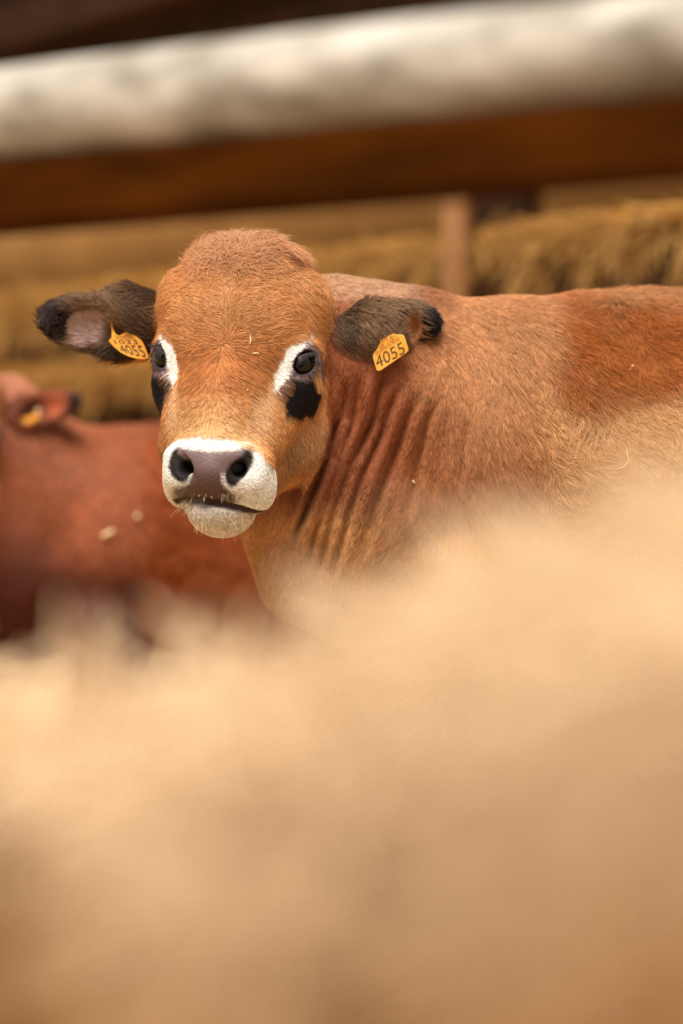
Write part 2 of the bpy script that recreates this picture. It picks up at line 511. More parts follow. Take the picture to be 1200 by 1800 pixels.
# back wall: a backing, with ribbed sheets, horizontal boards and dark upper boards as pieces of it
v, f = box_verts(wallp(1.2, -0.10, 1.55), (5.0, 0.03, 1.55), np.stack([W3, N3, U3]))
wall = structure(mesh_obj('wall_back', v, f, M['dark_board'], smooth_shade=False), 'back wall of the barn')
SH0, SH1 = CH + 0.60, CH + 1.12
nper, per = 22, 0.042
def ribbed_sheet():
    us = np.arange(nper * 6 + 1) / 6.0
    prof = 0.011 * np.clip(1.6 * np.sin(us * 2 * math.pi), -1, 1)
    vv, ff = [], []
    n = len(us)
    for th in (0.0, -0.003):
        for z in (SH0, SH1):
            for u_, q_ in zip(us, prof):
                vv.append(W3 * (u_ * per) + N3 * (q_ + th) + U3 * z)
    for i in range(n - 1):
        ff.append((i, i + 1, n + i + 1, n + i)); ff.append((2 * n + i + 1, 2 * n + i, 3 * n + i, 3 * n + i + 1))
        ff.append((n + i, n + i + 1, 3 * n + i + 1, 3 * n + i)); ff.append((i + 1, i, 2 * n + i, 2 * n + i + 1))
    return vv, ff
v, f = ribbed_sheet()
sheet_me = None
for i in range(9):
    if sheet_me is None:
        so = mesh_obj('ribbed_sheet', v, f, M['sheet']); sheet_me = so.data
    else:
        so = bpy.data.objects.new('ribbed_sheet', sheet_me); C.objects.link(so)
    so.location = wallp(-3.2 + i * nper * per, -0.04 + 0.004 * (i % 2), 0)
    attach(so, wall)
for j, (z0, z1) in enumerate(((0.0, 0.26), (0.27, 0.52), (0.53, 0.80), (0.81, 1.06), (1.07, 1.17), (1.18, 1.29), (1.30, 1.44))):
    for i in range(4):
        v, f = box_verts((0, 0, 0), (1.19, 0.014, (z1 - z0) / 2), np.stack([W3, N3, U3]))
        bo = mesh_obj('board', v, f, M['dark_board' if j in (4, 6) else 'board'], smooth_shade=False)  # rows behind the hanging straw coloured dark as painted shadow gaps
        bo.location = wallp(-2.2 + i * 2.4 + (j % 2) * 0.5, -0.035 + 0.003 * ((i + j) % 3), (z0 + z1) / 2); attach(bo, wall)
for j in range(7):
    z0 = CH + 1.13 + j * 0.145
    for i in range(3):
        v, f = box_verts((0, 0, 0), (1.6, 0.016, 0.066), np.stack([W3, N3, U3]))
        bo = mesh_obj('upper_board', v, f, M['dark_board'], smooth_shade=False)
        bo.location = wallp(-1.8 + i * 3.22 + (j % 2) * 0.7, -0.03 + 0.012 * (j % 2), z0 + 0.07); attach(bo, wall)
v, f = box_verts(wallp(ray_wall(885), 0.0, CH + 0.82), (0.10, 0.022, 0.42), np.stack([W3, N3, U3]))
attach(mesh_obj('upright_board', v, f, M['dark_board'], smooth_shade=False), wall)

# roof over the stalls
for j in range(1):
    v, f = box_verts(wallp(1.2, 0.15, 3.14), (5.0, 0.5, 0.03), np.stack([W3, N3, U3]))
    roof = structure(mesh_obj('ceiling', v, f, M['dark_board'], smooth_shade=False), 'dark boarded barn roof')
for j, (out, z) in enumerate(((0.12, 2.36), (0.12, 2.98))):
    v, f = box_verts(wallp(1.2, out, z), (4.8, 0.05, 0.07), np.stack([W3, N3, U3]))
    structure(mesh_obj('trim_%d' % (j + 1), v, f, M['dark_board'], smooth_shade=False), 'dark timber beam along the back wall')

# ------------------------------------------------------------------ straw helper
def stalks(name, roots, dirs, length, rad, rgb_lo, rgb_hi, mat, parent=None, npt=4, bend=0.25, droop=0.0, seed=3, origin=None, col=None):
    r = np.random.default_rng(seed)
    N = len(roots)
    dirs = dirs / (np.linalg.norm(dirs, axis=1)[:, None] + 1e-9)
    side = np.cross(dirs, r.normal(size=(N, 3))); side /= np.linalg.norm(side, axis=1)[:, None] + 1e-9
    t = np.linspace(0, 1, npt)
    L = (length * r.uniform(0.5, 1.3, N))[:, None, None]
    b = (bend * r.normal(size=N))[:, None, None]
    pts = roots[:, None, :] + L * (t[None, :, None] * dirs[:, None, :] + b * (t ** 2)[None, :, None] * side[:, None, :])
    pts[:, :, 2] -= (droop * L[:, :, 0]) * (t ** 2)[None, :]
    rr = rad * r.uniform(0.6, 1.3, N)[:, None] * np.linspace(1.0, 0.7, npt)[None, :]
    m = r.uniform(0, 1, N)
    if col is None: col = mixc(np.tile(lin(rgb_lo), (N, 1)), np.tile(lin(rgb_hi), (N, 1)), m)
    return curves_obj(name, pts, rr, col, mat, parent, origin)

# ------------------------------------------------------------------ feed fence along the back wall with straw hanging from its rails
def add_rail(name, a, b, r, mat, seed, wob=0.12, flat=1.0, nseg=60, nround=20):
    a, b = np.asarray(a, float), np.asarray(b, float)
    ax = (b - a) / np.linalg.norm(b - a); s_ = np.cross(ax, U3); s_ /= np.linalg.norm(s_); u_ = np.cross(s_, ax)
    vv = []
    for i in range(nseg + 1):
        c = a + (b - a) * i / nseg
        for j in range(nround):
            th = 2 * math.pi * j / nround
            vv.append(c + r * (math.cos(th) * s_ + flat * math.sin(th) * u_))
    vv = np.array(vv)
    cc = np.repeat(a + (b - a) * (np.arange(nseg + 1) / nseg)[:, None], nround, 0)
    vv = cc + (vv - cc) * (1 + wob * noise(vv, 9.0, seed))[:, None]
    ff = [(i * nround + j, i * nround + (j + 1) % nround, (i + 1) * nround + (j + 1) % nround, (i + 1) * nround + j) for i in range(nseg) for j in range(nround)]
    ff.append(tuple(range(nround - 1, -1, -1))); ff.append(tuple(nseg * nround + j for j in range(nround)))
    mid = (a + b) / 2
    o = mesh_obj(name, vv - mid, ff, mat); o.location = mid
    return o
OUT = 0.17
fence = empty('feed_fence', wallp(2.0, OUT, 0), 'wooden feed fence with two straw covered rails against the back wall', 'fence')
bpy.context.view_layer.update()
for zc in (CH + 0.615, CH + 0.385):
    o = add_rail('rail', wallp(-1.2, OUT, zc), wallp(4.2, OUT, zc), 0.045, M['dark_board'], 31); attach(o, fence)
tp = ray_wall(798, OUT + 0.10)
for t in (tp - 2.3, tp, tp + 1.55):
    v, f = box_verts((0, 0, 0), (0.030, 0.030, 0.92), np.stack([np.array([0.94, -0.34, 0]), np.array([0.34, 0.94, 0]), U3]))
    o = mesh_obj('post', v, f, M['post'], smooth_shade=False); o.location = wallp(t, OUT + 0.09, 0.92); attach(o, fence)
for lvl, (zc, nm, lab, hang) in enumerate(((CH + 0.615, 'straw', 'matted straw heaped along the upper rail of the feed fence', 0.11), (CH + 0.385, 'straw', 'matted straw hanging over the lower rail behind the ears', 0.075))):
    # a lumpy roll of matted straw on the rail
    nn, mm = 220, 14
    t = np.linspace(-0.9, 4.0, nn)
    vv = []
    for ti in t:
        c = wallp(ti, OUT + 0.0, zc + 0.026)
        for j in range(mm):
            th = 2 * math.pi * j / mm
            vv.append(c + 0.058 * math.cos(th) * N3 + 0.038 * math.sin(th) * U3)
    vv = np.array(vv)
    cc = np.repeat(np.array([wallp(ti, OUT, zc + 0.026) for ti in t]), mm, 0)
    vv = cc + (vv - cc) * (1 + 0.22 * noise(vv, 14.0, 40 + lvl) + 0.1 * noise(vv, 45, 42))[:, None]
    ff = [(i * mm + j, i * mm + (j + 1) % mm, (i + 1) * mm + (j + 1) % mm, (i + 1) * mm + j) for i in range(nn - 1) for j in range(mm)]
    st = mesh_obj(nm, vv, ff, M['straw_base_old']); tag(st, lab, 'straw', kind='stuff')
    N = 9000
    ts = rng.uniform(-0.9, 4.0, N)
    # hanging clumps with gaps between them
    ph = np.sin(ts * 21 + lvl) + np.sin(ts * 34.0 + 1 + lvl) + 0.8 * np.sin(ts * 57 + 2)
    keep = rng.uniform(-1.4, 1.4, N) < ph * 1.3
    th = rng.uniform(-0.9, 1.7, N)
    hangm = keep & (rng.uniform(size=N) < 0.62)
    roots = np.array([wallp(a_, OUT, zc + 0.01) for a_ in ts]) + 0.048 * (np.cos(th)[:, None] * N3 + np.sin(th)[:, None] * U3)
    dr = np.where(hangm[:, None], N3 * 0.35 + np.array([0, 0, -1.0]) + 0.25 * rng.normal(size=(N, 3)), W3 * rng.choice([-1, 1], N)[:, None] + 0.45 * rng.normal(size=(N, 3)) * np.array([1, 1, 0.3]))
    ln = np.where(hangm, hang * rng.uniform(0.5, 1.4, N) * (0.7 + 0.25 * ph), 0.09)
    ch_ = stalks('straw_stalks', roots, dr, np.maximum(ln, 0.03), 0.0024, (146, 102, 46), (204, 158, 88), M['straw'], st, droop=0.2, seed=60 + lvl)
    ch_['kind'] = 'stuff'

# ------------------------------------------------------------------ the rail close to the camera
r0 = PZ(0, 208, 2.15); r1 = PZ(1200, 78, 1.81)
ru = (r1 - r0); ru[2] = 0.0; ru /= np.linalg.norm(ru)
rz = (r0[2] + r1[2]) / 2
ra = np.array([r0[0], r0[1], rz]) - ru * 0.9; rb = np.array([r1[0], r1[1], rz]) + ru * 0.75
pv = np.array([-ru[1], ru[0], 0])
yard = empty('yard_fence', (ra[0], ra[1], 0), 'wooden fence close to the viewer, pale weathered pole over a dark beam', 'fence')
o = add_rail('rail', ra, rb, 0.0435, M['rail'], 33, wob=0.04, nseg=90, nround=28); attach(o, yard)
o['label'] = 'pale weathered pole'
mid = (ra + rb) / 2
v, f = box_verts((0, 0, 0), (np.linalg.norm(rb - ra) / 2, 0.034, 0.0305), np.stack([ru, pv, U3]))
o = mesh_obj('beam', v, f, M['dark_beam'], smooth_shade=False); o.location = mid + np.array([0, 0, -0.0710]); attach(o, yard)
o['label'] = 'dark brown beam under the pole'
for q in (ra + ru * 0.12, rb - ru * 0.12):
    nr, ns = 20, 30
    vv = []
    for i in range(ns + 1):
        for j in range(nr):
            th = 2 * math.pi * j / nr
            vv.append((0.06 * math.cos(th), 0.06 * math.sin(th), (rz + 0.16) * i / ns))
    vv = np.array(vv); vv[:, :2] *= (1 + 0.04 * noise(vv, 8, 36))[:, None]
    ff = [(i * nr + j, i * nr + (j + 1) % nr, (i + 1) * nr + (j + 1) % nr, (i + 1) * nr + j) for i in range(ns) for j in range(nr)]
    ff.append(tuple(range(nr - 1, -1, -1))); ff.append(tuple(ns * nr + j for j in range(nr)))
    o = mesh_obj('post', vv, ff, M['rail']); o.location = np.array([q[0], q[1], 0]) + pv * 0.108; attach(o, yard)

# ------------------------------------------------------------------ heap of straw in front of the lens
def ridge_at(X):
    return 1.55 - 0.42 * np.clip((X + 0.20) / 0.42, -0.6, 1.6)
def heap_h(X, Y):
    """height of the heap over the ground"""
    t = np.clip((X + 0.20) / 0.42, -0.6, 1.6)
    ridge_y = 1.55 - 0.42 * t; ridge_h = -0.112 + 0.108 * smooth(0.1, 1.05, t)
    q = np.stack([X, Y, 0 * X], 1)
    u = ridge_y - Y
    front = ridge_h - 0.10 * np.clip(u, 0, 3) - 2.2 * np.clip(u - 0.30 - 0.06 * noise(q, 6, 53), 0, 3) ** 1.3
    back = ridge_h - 1.7 * np.clip(Y - ridge_y - 0.06, 0, 3) ** 1.25
    h = np.where(Y < ridge_y, front, back)
    h = h + 0.012 * noise(q, 9, 50) + 0.006 * noise(q, 22, 51)
    # falls away at the far edges and just before the camera
    h = h - 1.4 * np.clip(np.abs(X - 0.02) - 0.50, 0, 2) ** 1.2 - 3.0 * np.clip(0.42 - Y, 0, 1)
    return np.maximum(CH + h, 0.0)
hx, hy = np.meshgrid(np.linspace(-1.2, 1.1, 150), np.linspace(0.22, 2.35, 150), indexing='ij')
hv = np.stack([hx.ravel(), hy.ravel(), 0 * hx.ravel()], 1)
hv[:, 2] = heap_h(hv[:, 0], hv[:, 1])
gi = np.arange(hx.size).reshape(hx.shape)
hq = np.stack([gi[:-1, :-1], gi[1:, :-1], gi[1:, 1:], gi[:-1, 1:]], -1).reshape(-1, 4)
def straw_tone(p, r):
    """pale straw, with shade painted golden brown into the steep near side"""
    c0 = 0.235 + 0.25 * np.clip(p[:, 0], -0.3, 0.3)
    near_shade = smooth(0.0, 0.15, ridge_at(p[:, 0]) - p[:, 1] - c0 + 0.04 * noise(p, 8, 55))  # steep near face darkened in colour to stand in for its shade
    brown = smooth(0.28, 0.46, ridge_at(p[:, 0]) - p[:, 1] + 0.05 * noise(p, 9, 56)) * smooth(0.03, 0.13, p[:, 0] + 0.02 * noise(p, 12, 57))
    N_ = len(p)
    c_ = mixc(np.tile(LC(222, 194, 158), (N_, 1)), np.tile(LC(136, 92, 38), (N_, 1)), near_shade)
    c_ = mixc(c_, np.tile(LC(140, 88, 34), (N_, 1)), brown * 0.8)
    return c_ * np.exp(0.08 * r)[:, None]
me = fast_mesh('straw_heap', hv, hq); me.materials.append(M['straw'])
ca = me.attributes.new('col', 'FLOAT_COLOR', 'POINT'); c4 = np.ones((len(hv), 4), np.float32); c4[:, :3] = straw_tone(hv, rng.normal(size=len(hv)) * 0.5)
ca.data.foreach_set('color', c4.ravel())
heap = bpy.data.objects.new('straw_heap', me); C.objects.link(heap)
tag(heap, 'big blurred heap of pale golden straw filling the foreground', 'straw', kind='stuff')
N = 15000
rx = rng.uniform(-0.62, 0.6, N); ry = rng.uniform(0.60, 1.95, N)
roots = np.stack([rx, ry, heap_h(rx, ry) - 0.004], 1)
dr = rng.normal(size=(N, 3)); dr[:, 2] = np.abs(dr[:, 2]) * 0.30 - 0.06
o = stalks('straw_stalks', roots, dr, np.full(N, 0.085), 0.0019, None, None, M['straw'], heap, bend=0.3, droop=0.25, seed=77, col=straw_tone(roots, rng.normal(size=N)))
o['kind'] = 'stuff'

# ------------------------------------------------------------------ cows
def inv1(p):
    x, y = topx(p); return x, y, (p[:, 1] - D) / S
K2, Z2 = 0.667, 4.4
S2 = Z2 / F * K2
def mp2(px, py, d=0.0):
    return PZ(15 + (px - 590) * K2, 720 + (py - 580) * K2, Z2 + d * S2)
def inv2(p):
    x, y = topx(p); return (x - 15) / K2 + 590, (y - 720) / K2 + 580, (p[:, 1] - Z2) / S2

PAL1 = dict(fore=LC(214, 152, 92), crown=LC(206, 150, 108), mid=LC(196, 122, 62), nasal=LC(222, 172, 116), cheek=LC(206, 142, 84),
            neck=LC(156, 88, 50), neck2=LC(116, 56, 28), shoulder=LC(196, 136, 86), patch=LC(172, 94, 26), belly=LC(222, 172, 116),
            back=LC(212, 154, 98), crest=LC(200, 154, 116), low=LC(190, 138, 86),
            ear=LC(140, 108, 80), ear_tip=LC(40, 32, 36), ear_in=LC(246, 214, 204), ear_base=LC(104, 80, 60))
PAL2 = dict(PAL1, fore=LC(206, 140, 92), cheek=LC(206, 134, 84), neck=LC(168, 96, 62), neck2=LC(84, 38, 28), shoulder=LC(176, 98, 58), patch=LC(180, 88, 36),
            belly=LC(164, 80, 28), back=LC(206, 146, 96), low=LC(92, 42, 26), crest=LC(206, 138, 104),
            ear=LC(176, 92, 58), ear_tip=LC(60, 42, 40), ear_in=LC(184, 96, 60), ear_base=LC(150, 84, 56))

def coat(cow, p, n, pal, second=False):
    """hide colour, hair length (px), hair flow (place directions), lift, curl and bare-skin mask at points of a cow"""
    x, y, d = cow.inv(p)
    hq = cow.to_head(p); a, b, c = hq.T
    N = len(p); one = np.ones((N, 1))
    nz1 = noise(p, 28, 1); nz2 = noise(p, 75, 2); nz3 = noise(p, 200, 3)
    by = y - cow.body_dy
    # ---------------- which region
    hb = cow.head(p) / cow.k
    e, g = cow.ears(p); e /= cow.k; g /= cow.k
    bd = cow.body(p) / cow.k
    ear_l = smooth(6, 1, e) * (x < 300) * smooth(0, 14, hb); ear_r = smooth(6, 1, g) * (x > 560) * smooth(0, 14, hb)
    head = np.where(hb < bd + 2, 1.0, 0.0) * smooth(30, 8, hb)
    # ---------------- body
    col = one * pal['neck']
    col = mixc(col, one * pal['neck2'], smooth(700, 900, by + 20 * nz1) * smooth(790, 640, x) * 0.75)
    col = mixc(col, one * pal['shoulder'], smooth(690, 830, x + 26 * nz1) * (1 - 0.5 * smooth(700, 900, by)))
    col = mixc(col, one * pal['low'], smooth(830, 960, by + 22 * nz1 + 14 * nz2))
    col = mixc(col, one * pal['belly'], smooth(900, 990, x + 30 * nz1) * smooth(640, 700, by + 20 * nz1))
    nz0 = noise(p, 13, 4)
    pt = smooth(915, 975, x + 30 * nz0 + 26 * nz1 + 14 * nz2) * smooth(522, 548, by + 10 * nz1) * smooth(722, 656, by + 34 * nz0 + 30 * nz1 + 16 * nz2)
    pt = pt * (0.98 + 0.2 * nz1 + 0.15 * nz2).clip(0, 1)
    pt *= 1 - 0.6 * smooth(1120, 1150, x + 10 * nz2) * smooth(570, 540, by)
    col = mixc(col, one * pal['patch'], pt)
    col = mixc(col, one * pal['crest'], smooth(760, 690, x) * smooth(545, 505, by + 8 * nz1))
    wild = smooth(900, 980, x + 30 * nz0)
    ln = 22 + 9 * smooth(800, 960, x) + 6 * pt
    fl = np.stack([0.35 + 0.5 * smooth(800, 1000, x) + 0.25 * nz1, 0 * x, -1.0 + 0.5 * smooth(620, 520, by) + 0.35 * nz2 * pt], 1)
    fl[:, 0] += 0.8 * wild * nz2 + 0.5 * wild * nz1
    curl = 0.12 + 0.7 * wild; lift = 0.24 + 0.3 * wild
    bare = np.zeros(N)
    rough = np.full(N, 0.7)
    fz = smooth(800, 740, x) * smooth(610, 660, by)
    fl = mixc(fl, np.stack([-0.32 + 0.1 * nz1, 0 * x, -1.0 + 0 * x], 1), fz); ln = ln * (1 - 0.3 * fz); lift = lift * (1 - 0.5 * fz)
    # ---------------- head
    hc = one * pal['fore']
    hc = mixc(hc, one * pal['crown'], smooth(120, 190, b + 10 * nz1) * smooth(110, 20, np.abs(a - 5) + 10 * nz2))
    hc = mixc(hc, one * pal['mid'], np.exp(-((b + 5) / 60) ** 2) * np.exp(-(a / 78) ** 2) * (0.75 + 0.3 * nz1))
    hc = mixc(hc, one * pal['nasal'], smooth(-40, -125, b + 12 * nz1) * smooth(110, 50, np.abs(a)))
    hc = mixc(hc, one * pal['cheek'], smooth(30, -50, c) * smooth(60, 0, b))
    hc = mixc(hc, one * LC(158, 116, 76), smooth(60, 100, np.abs(a)) * smooth(-70, -130, b) * smooth(90, 20, c) * (0.45 + 0.4 * nz2))
    s_ = np.sign(a); aa = np.abs(a)
    dx = aa - 126; dy = b
    # black patch under the eye
    bp = smooth(1.12, 0.86, np.sqrt(((dx - 6) / 29) ** 2 + ((dy + 60) / 38) ** 2) + 0.12 * nz2 + 0.17 * nz3) * smooth(-46, -28, c)
    bp2 = smooth(1.25, 0.6, np.sqrt(((dx + 8) / 34) ** 2 + ((dy + 44) / 34) ** 2) + 0.1 * nz2) * smooth(-46, -28, c)
    # pale bow above and in front of the eye
    best = np.full(N, 9.0)
    arc = [(8, 62, 4), (-4, 34, 11), (-19, 8, 17), (-31, -18, 15), (-37, -46, 7)]
    for i in range(len(arc) - 1):
        A = np.array(arc[i][:2], float); Bv = np.array(arc[i + 1][:2], float); ba = Bv - A
        t = np.clip(((dx - A[0]) * ba[0] + (dy - A[1]) * ba[1]) / (ba @ ba), 0, 1)
        dd = np.hypot(dx - A[0] - t * ba[0], dy - A[1] - t * ba[1]) / (arc[i][2] + (arc[i + 1][2] - arc[i][2]) * t)
        best = np.minimum(best, dd)
    wh = smooth(1.2, 0.8, best + 0.06 * nz2) * (c > -60)
    skin = smooth(1.1, 0.85, np.sqrt(((dx - 2) / 27) ** 2 + ((dy - 2) / 36) ** 2) + 0.05 * nz2) * (c > -60)
    hc = mixc(hc, one * LC(222, 178, 132), smooth(1.6, 0.7, np.sqrt(((dx + 50) / 14) ** 2 + ((dy + 85) / 40) ** 2)) * 0.8)
    hc = mixc(hc, one * LC(70, 46, 42), bp2 * 0.8)
    hc = mixc(hc, one * LC(20, 13, 14), bp)
    hc = mixc(hc, one * LC(138, 112, 112), skin * (1 - bp * smooth(-26, -40, dy)))
    hc = mixc(hc, one * LC(250, 240, 230), wh)
    ctr_d = np.full(N, 99.0)
    for sg in (-1, 1):
        ctr, ax, al, ac = cow.eye_frame(sg)
        q = hq - (ctr + ax * 22)
        k_ = np.sqrt(((q @ al) / 23.5) ** 2 + ((q @ ac) / 16.5) ** 2 + ((q @ ax) / 26) ** 2)
        ctr_d = np.minimum(ctr_d, k_)
    lid = smooth(1.32, 1.16, ctr_d)
    hc = mixc(hc, one * LC(60, 46, 48), lid)
    # muzzle
    top = -134 - 0.0038 * a * a + 5 * nz2 + 3 * nz3
    white = smooth(-4, 6, top - b) * smooth(48, 62, c + 5 * nz2)
    hc = mixc(hc, one * LC(255, 246, 236), white)
    chin = smooth(-256, -264, b) * smooth(30, 52, c)
    hc = mixc(hc, one * (LC(214, 206, 198)), chin * (0.85 + 0.15 * nz2))
    hc = mixc(hc, one * LC(214, 170, 122), smooth(-292, -306, b + 5 * nz2) * smooth(70, 40, c))
    am = np.abs(a - 12)
    hw = np.interp(-b, [158, 170, 184, 204, 220, 238, 252], [60, 58, 42, 28, 31, 42, 46])
    pad = smooth(3, -3, am - hw + 2 * nz3) * smooth(-161, -168, b + 2.0 * nz3 - 0.0016 * am * am) * smooth(-252, -244, b) * smooth(96, 116, c)
    nq = np.sqrt(((am - 53 - 0.35 * (b + 190)) / 19) ** 2 + ((b + 190) / 31) ** 2)
    nos = smooth(1.15, 0.8, nq + 0.10 * nz3 + 0.06 * nz2) * smooth(90, 110, c)
    lipd = smooth(1.2, 0.7, np.sqrt((a / 62) ** 2 + ((b + 240) / 20) ** 2) + 0.12 * nz3) * smooth(100, 116, c)
    hc = mixc(hc, one * LC(74, 54, 48), lipd * 0.85)
    hc = mixc(hc, one * LC(34, 26, 26), nos)
    hc = mixc(hc, mixc(one * LC(128, 108, 110), one * LC(88, 62, 56), smooth(-168, -212, b + 4 * nz2)), pad)
    hc = mixc(hc, one * LC(26, 16, 16), smooth(0.6, 0.4, nq) * (c > 90) * smooth(158, 140, c))
    md = np.full(N, 99.0)
    for i in range(len(MOUTH) - 1):
        A = np.array(MOUTH[i], float); ba = np.array(MOUTH[i + 1], float) - A
        t = np.clip(((hq - A) @ ba) / (ba @ ba), 0, 1)
        md = np.minimum(md, np.linalg.norm(hq - A - t[:, None] * ba, axis=1))
    lips = smooth(9, 6, md)
    hc = mixc(hc, one * LC(64, 46, 42), lips)
    col = mixc(col, hc, head)
    hl = 24 + 5 * nz1
    hl = hl + 9 * smooth(120, 190, b) * smooth(110, 60, np.abs(a))
    hl = hl + (14 - hl) * smooth(-20, -80, b)
    hl = hl * (1 - 0.68 * wh) * (1 - 0.66 * skin) * (1 - 0.5 * bp)
    hl = hl + (4.5 - hl) * white
    hl = hl + (7 - hl) * chin
    hl = hl + (3 - hl) * np.maximum(nos, lipd * 0.6)
    # flow on the face, in head directions
    w_up = smooth(-14, 40, b)
    fa = np.tanh(a / 26) * (1.0 - 0.25 * w_up)
    fb = -0.75 + 1.1 * w_up - 0.7 * w_up * smooth(70, 130, aa)
    crown = smooth(95, 195, b + 14 * nz1)
    fa = fa + 1.0 * nz1 * (0.35 + 0.9 * crown); fb = fb + 0.9 * noise(p, 34, 8) * (0.25 + 0.9 * crown)
    fb = fb - 0.6 * crown
    fa = fa * (1 - 0.5 * smooth(0, -100, b)); fb = fb - 0.6 * smooth(20, -60, c) * smooth(40, -20, b)
    fa = fa + white * np.tanh(a / 30) * 0.5
    fh = np.stack([fa, fb, -0.25 * np.ones(N)], 1) @ cow.H
    fl = mixc(fl, fh, head)
    ln = ln + (hl - ln) * head
    curl = curl + (0.18 + 1.05 * crown * (b > 0) - curl) * head
    lift = lift + (0.22 + 0.6 * crown - lift) * head
    bare = np.maximum(bare, head * np.maximum(pad, smooth(1.22, 1.12, ctr_d)))
    bare = np.maximum(bare, head * smooth(0.8, 0.6, nq) * (c > 90)); bare = np.maximum(bare, head * lips)
    rough = np.where(head * pad > 0.5, 0.38, rough); rough = np.where((ctr_d < 1.2) & (head > 0.5), 0.4, rough)
    # ---------------- ears
    ec = one * pal['ear']
    ec = mixc(ec, one * pal['ear_tip'], smooth(150, 112, x + 8 * nz2) * 0.9)
    ec = mixc(ec, one * pal['ear_tip'], smooth(600, 624, y + 8 * nz2 - 0.05 * (x - 160)))
    ec = mixc(ec, one * pal['ear_base'], smooth(215, 255, x + 8 * nz2))
    ec = mixc(ec, one * LC(150, 122, 116), smooth(106, 88, x) * smooth(590, 540, y) * 0.5)
    inl = smooth(1.2, 0.8, np.sqrt(((x - 163) / 42) ** 2 + ((y - 577) / 31) ** 2) + 0.14 * nz2) * (d < 124)
    ec = mixc(ec, one * pal['ear_in'], inl)
    col = mixc(col, ec, ear_l)
    ef = np.stack([-0.7 - 0.3 * nz1, -0.5 + 0 * x, 0.30 - 1.6 * smooth(580, 630, y) + 0.5 * nz2], 1)
    fl = mixc(fl, ef, ear_l)
    el = 30 + 20 * smooth(585, 625, y) + 4 * nz1 + 4 * smooth(130, 95, x)
    el = el * (1 - 0.2 * inl)
    ln = ln + (el - ln) * ear_l; lift = lift + (0.7 - lift) * ear_l; curl = curl + (0.3 - curl) * ear_l
    bare = np.maximum(bare, ear_l * inl * smooth(150, 165, x + 12 * nz2) * 0.75)
    gc = one * pal['ear']
    gc = mixc(gc, one * LC(142, 108, 74), smooth(0.1, 0.7, nz1) * (0 if second else 0.6))
    gc = mixc(gc, one * pal['ear_tip'], smooth(722, 748, x + 8 * nz2 - 0.2 * (560 - y)))
    gc = mixc(gc, one * pal['ear_tip'], smooth(592, 612, y + 8 * nz2 + 0.30 * (x - 720)) * smooth(690, 720, x) * 0.9)
    gc = mixc(gc, one * pal['ear_base'], smooth(640, 610, x + 8 * nz2))
    if second:
        inr = smooth(1.2, 0.95, np.sqrt(((x - 676) / 62) ** 2 + ((y - 576 + 0.2 * (x - 676)) / 34) ** 2)) * (d < 60)
        gc = mixc(gc, one * pal['ear_in'], inr * smooth(600, 680, x))
        gc = mixc(gc, one * LC(58, 30, 20), smooth(720, 650, x) * inr * 0.9)
        gc = mixc(gc, one * pal['ear_tip'], smooth(606, 622, y + 0.25 * (x - 680)) * 0.8)
    else:
        inr = smooth(1.25, 1.0, np.sqrt(((x - 722) / 17) ** 2 + ((y - 576) / 26) ** 2)) * (d < 56)
        gc = mixc(gc, one * LC(196, 140, 94), inr)
    col = mixc(col, gc, ear_r)
    gf = np.stack([0.55 + 0.5 * smooth(640, 720, x) + 0.3 * nz1, -0.45 + 0 * x, -0.75 + 0.6 * smooth(560, 530, y) + 0.4 * nz2], 1)
    fl = mixc(fl, gf, ear_r)
    gl = (25 + 5 * nz1) * (1 - 0.7 * inr)
    ln = ln + (gl - ln) * ear_r; lift = lift + (0.5 - lift) * ear_r; curl = curl + (0.25 - curl) * ear_r
    bare = np.maximum(bare, ear_r * inr * 0.93)
    col = mixc(col, one * (col @ np.array([0.3, 0.55, 0.15]))[:, None], np.full(N, 0.05)) * 1.02
    v = 1 + 0.08 * nz1 + 0.05 * nz2
    col = np.clip(col * v[:, None], 0.003, 1)
    return dict(col=col, len=np.maximum(ln, 2), flow=fl, lift=lift, curl=curl, bare=bare, rough=rough, head=head, ear=np.maximum(ear_l, ear_r), x=x, y=y, hq=hq)

def build_hide(cow, X, Y, Z, root, name):
    v, q = surface_nets(cow.sdf, X, Y, Z)
    g = cow.grad(v); v = v - g * np.clip(cow.sdf(v), -.004, .004)[:, None]
    v = v - g * np.clip(cow.sdf(v), -.003, .003)[:, None]
    return v, q

def finish_hide(cow, v, q, pal, root, second):
    g = cow.grad(v)
    ct = coat(cow, v, g, pal, second)
    me = fast_mesh('body', v - np.array(root.location), q)
    ca = me.attributes.new('coat', 'FLOAT_COLOR', 'POINT')
    c4 = np.ones((len(v), 4), np.float32)
    c4[:, :3] = ct['col'] * np.where(ct['bare'] > 0.5, 1.0, 0.6)[:, None]  # hide darkened under the fur, painting shadow between the locks
    ca.data.foreach_set('color', c4.ravel())
    rr = me.attributes.new('rough', 'FLOAT', 'POINT'); rr.data.foreach_set('value', ct['rough'].astype(np.float32))
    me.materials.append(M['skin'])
    o = bpy.data.objects.new('body', me); C.objects.link(o); o.parent = root
    return g

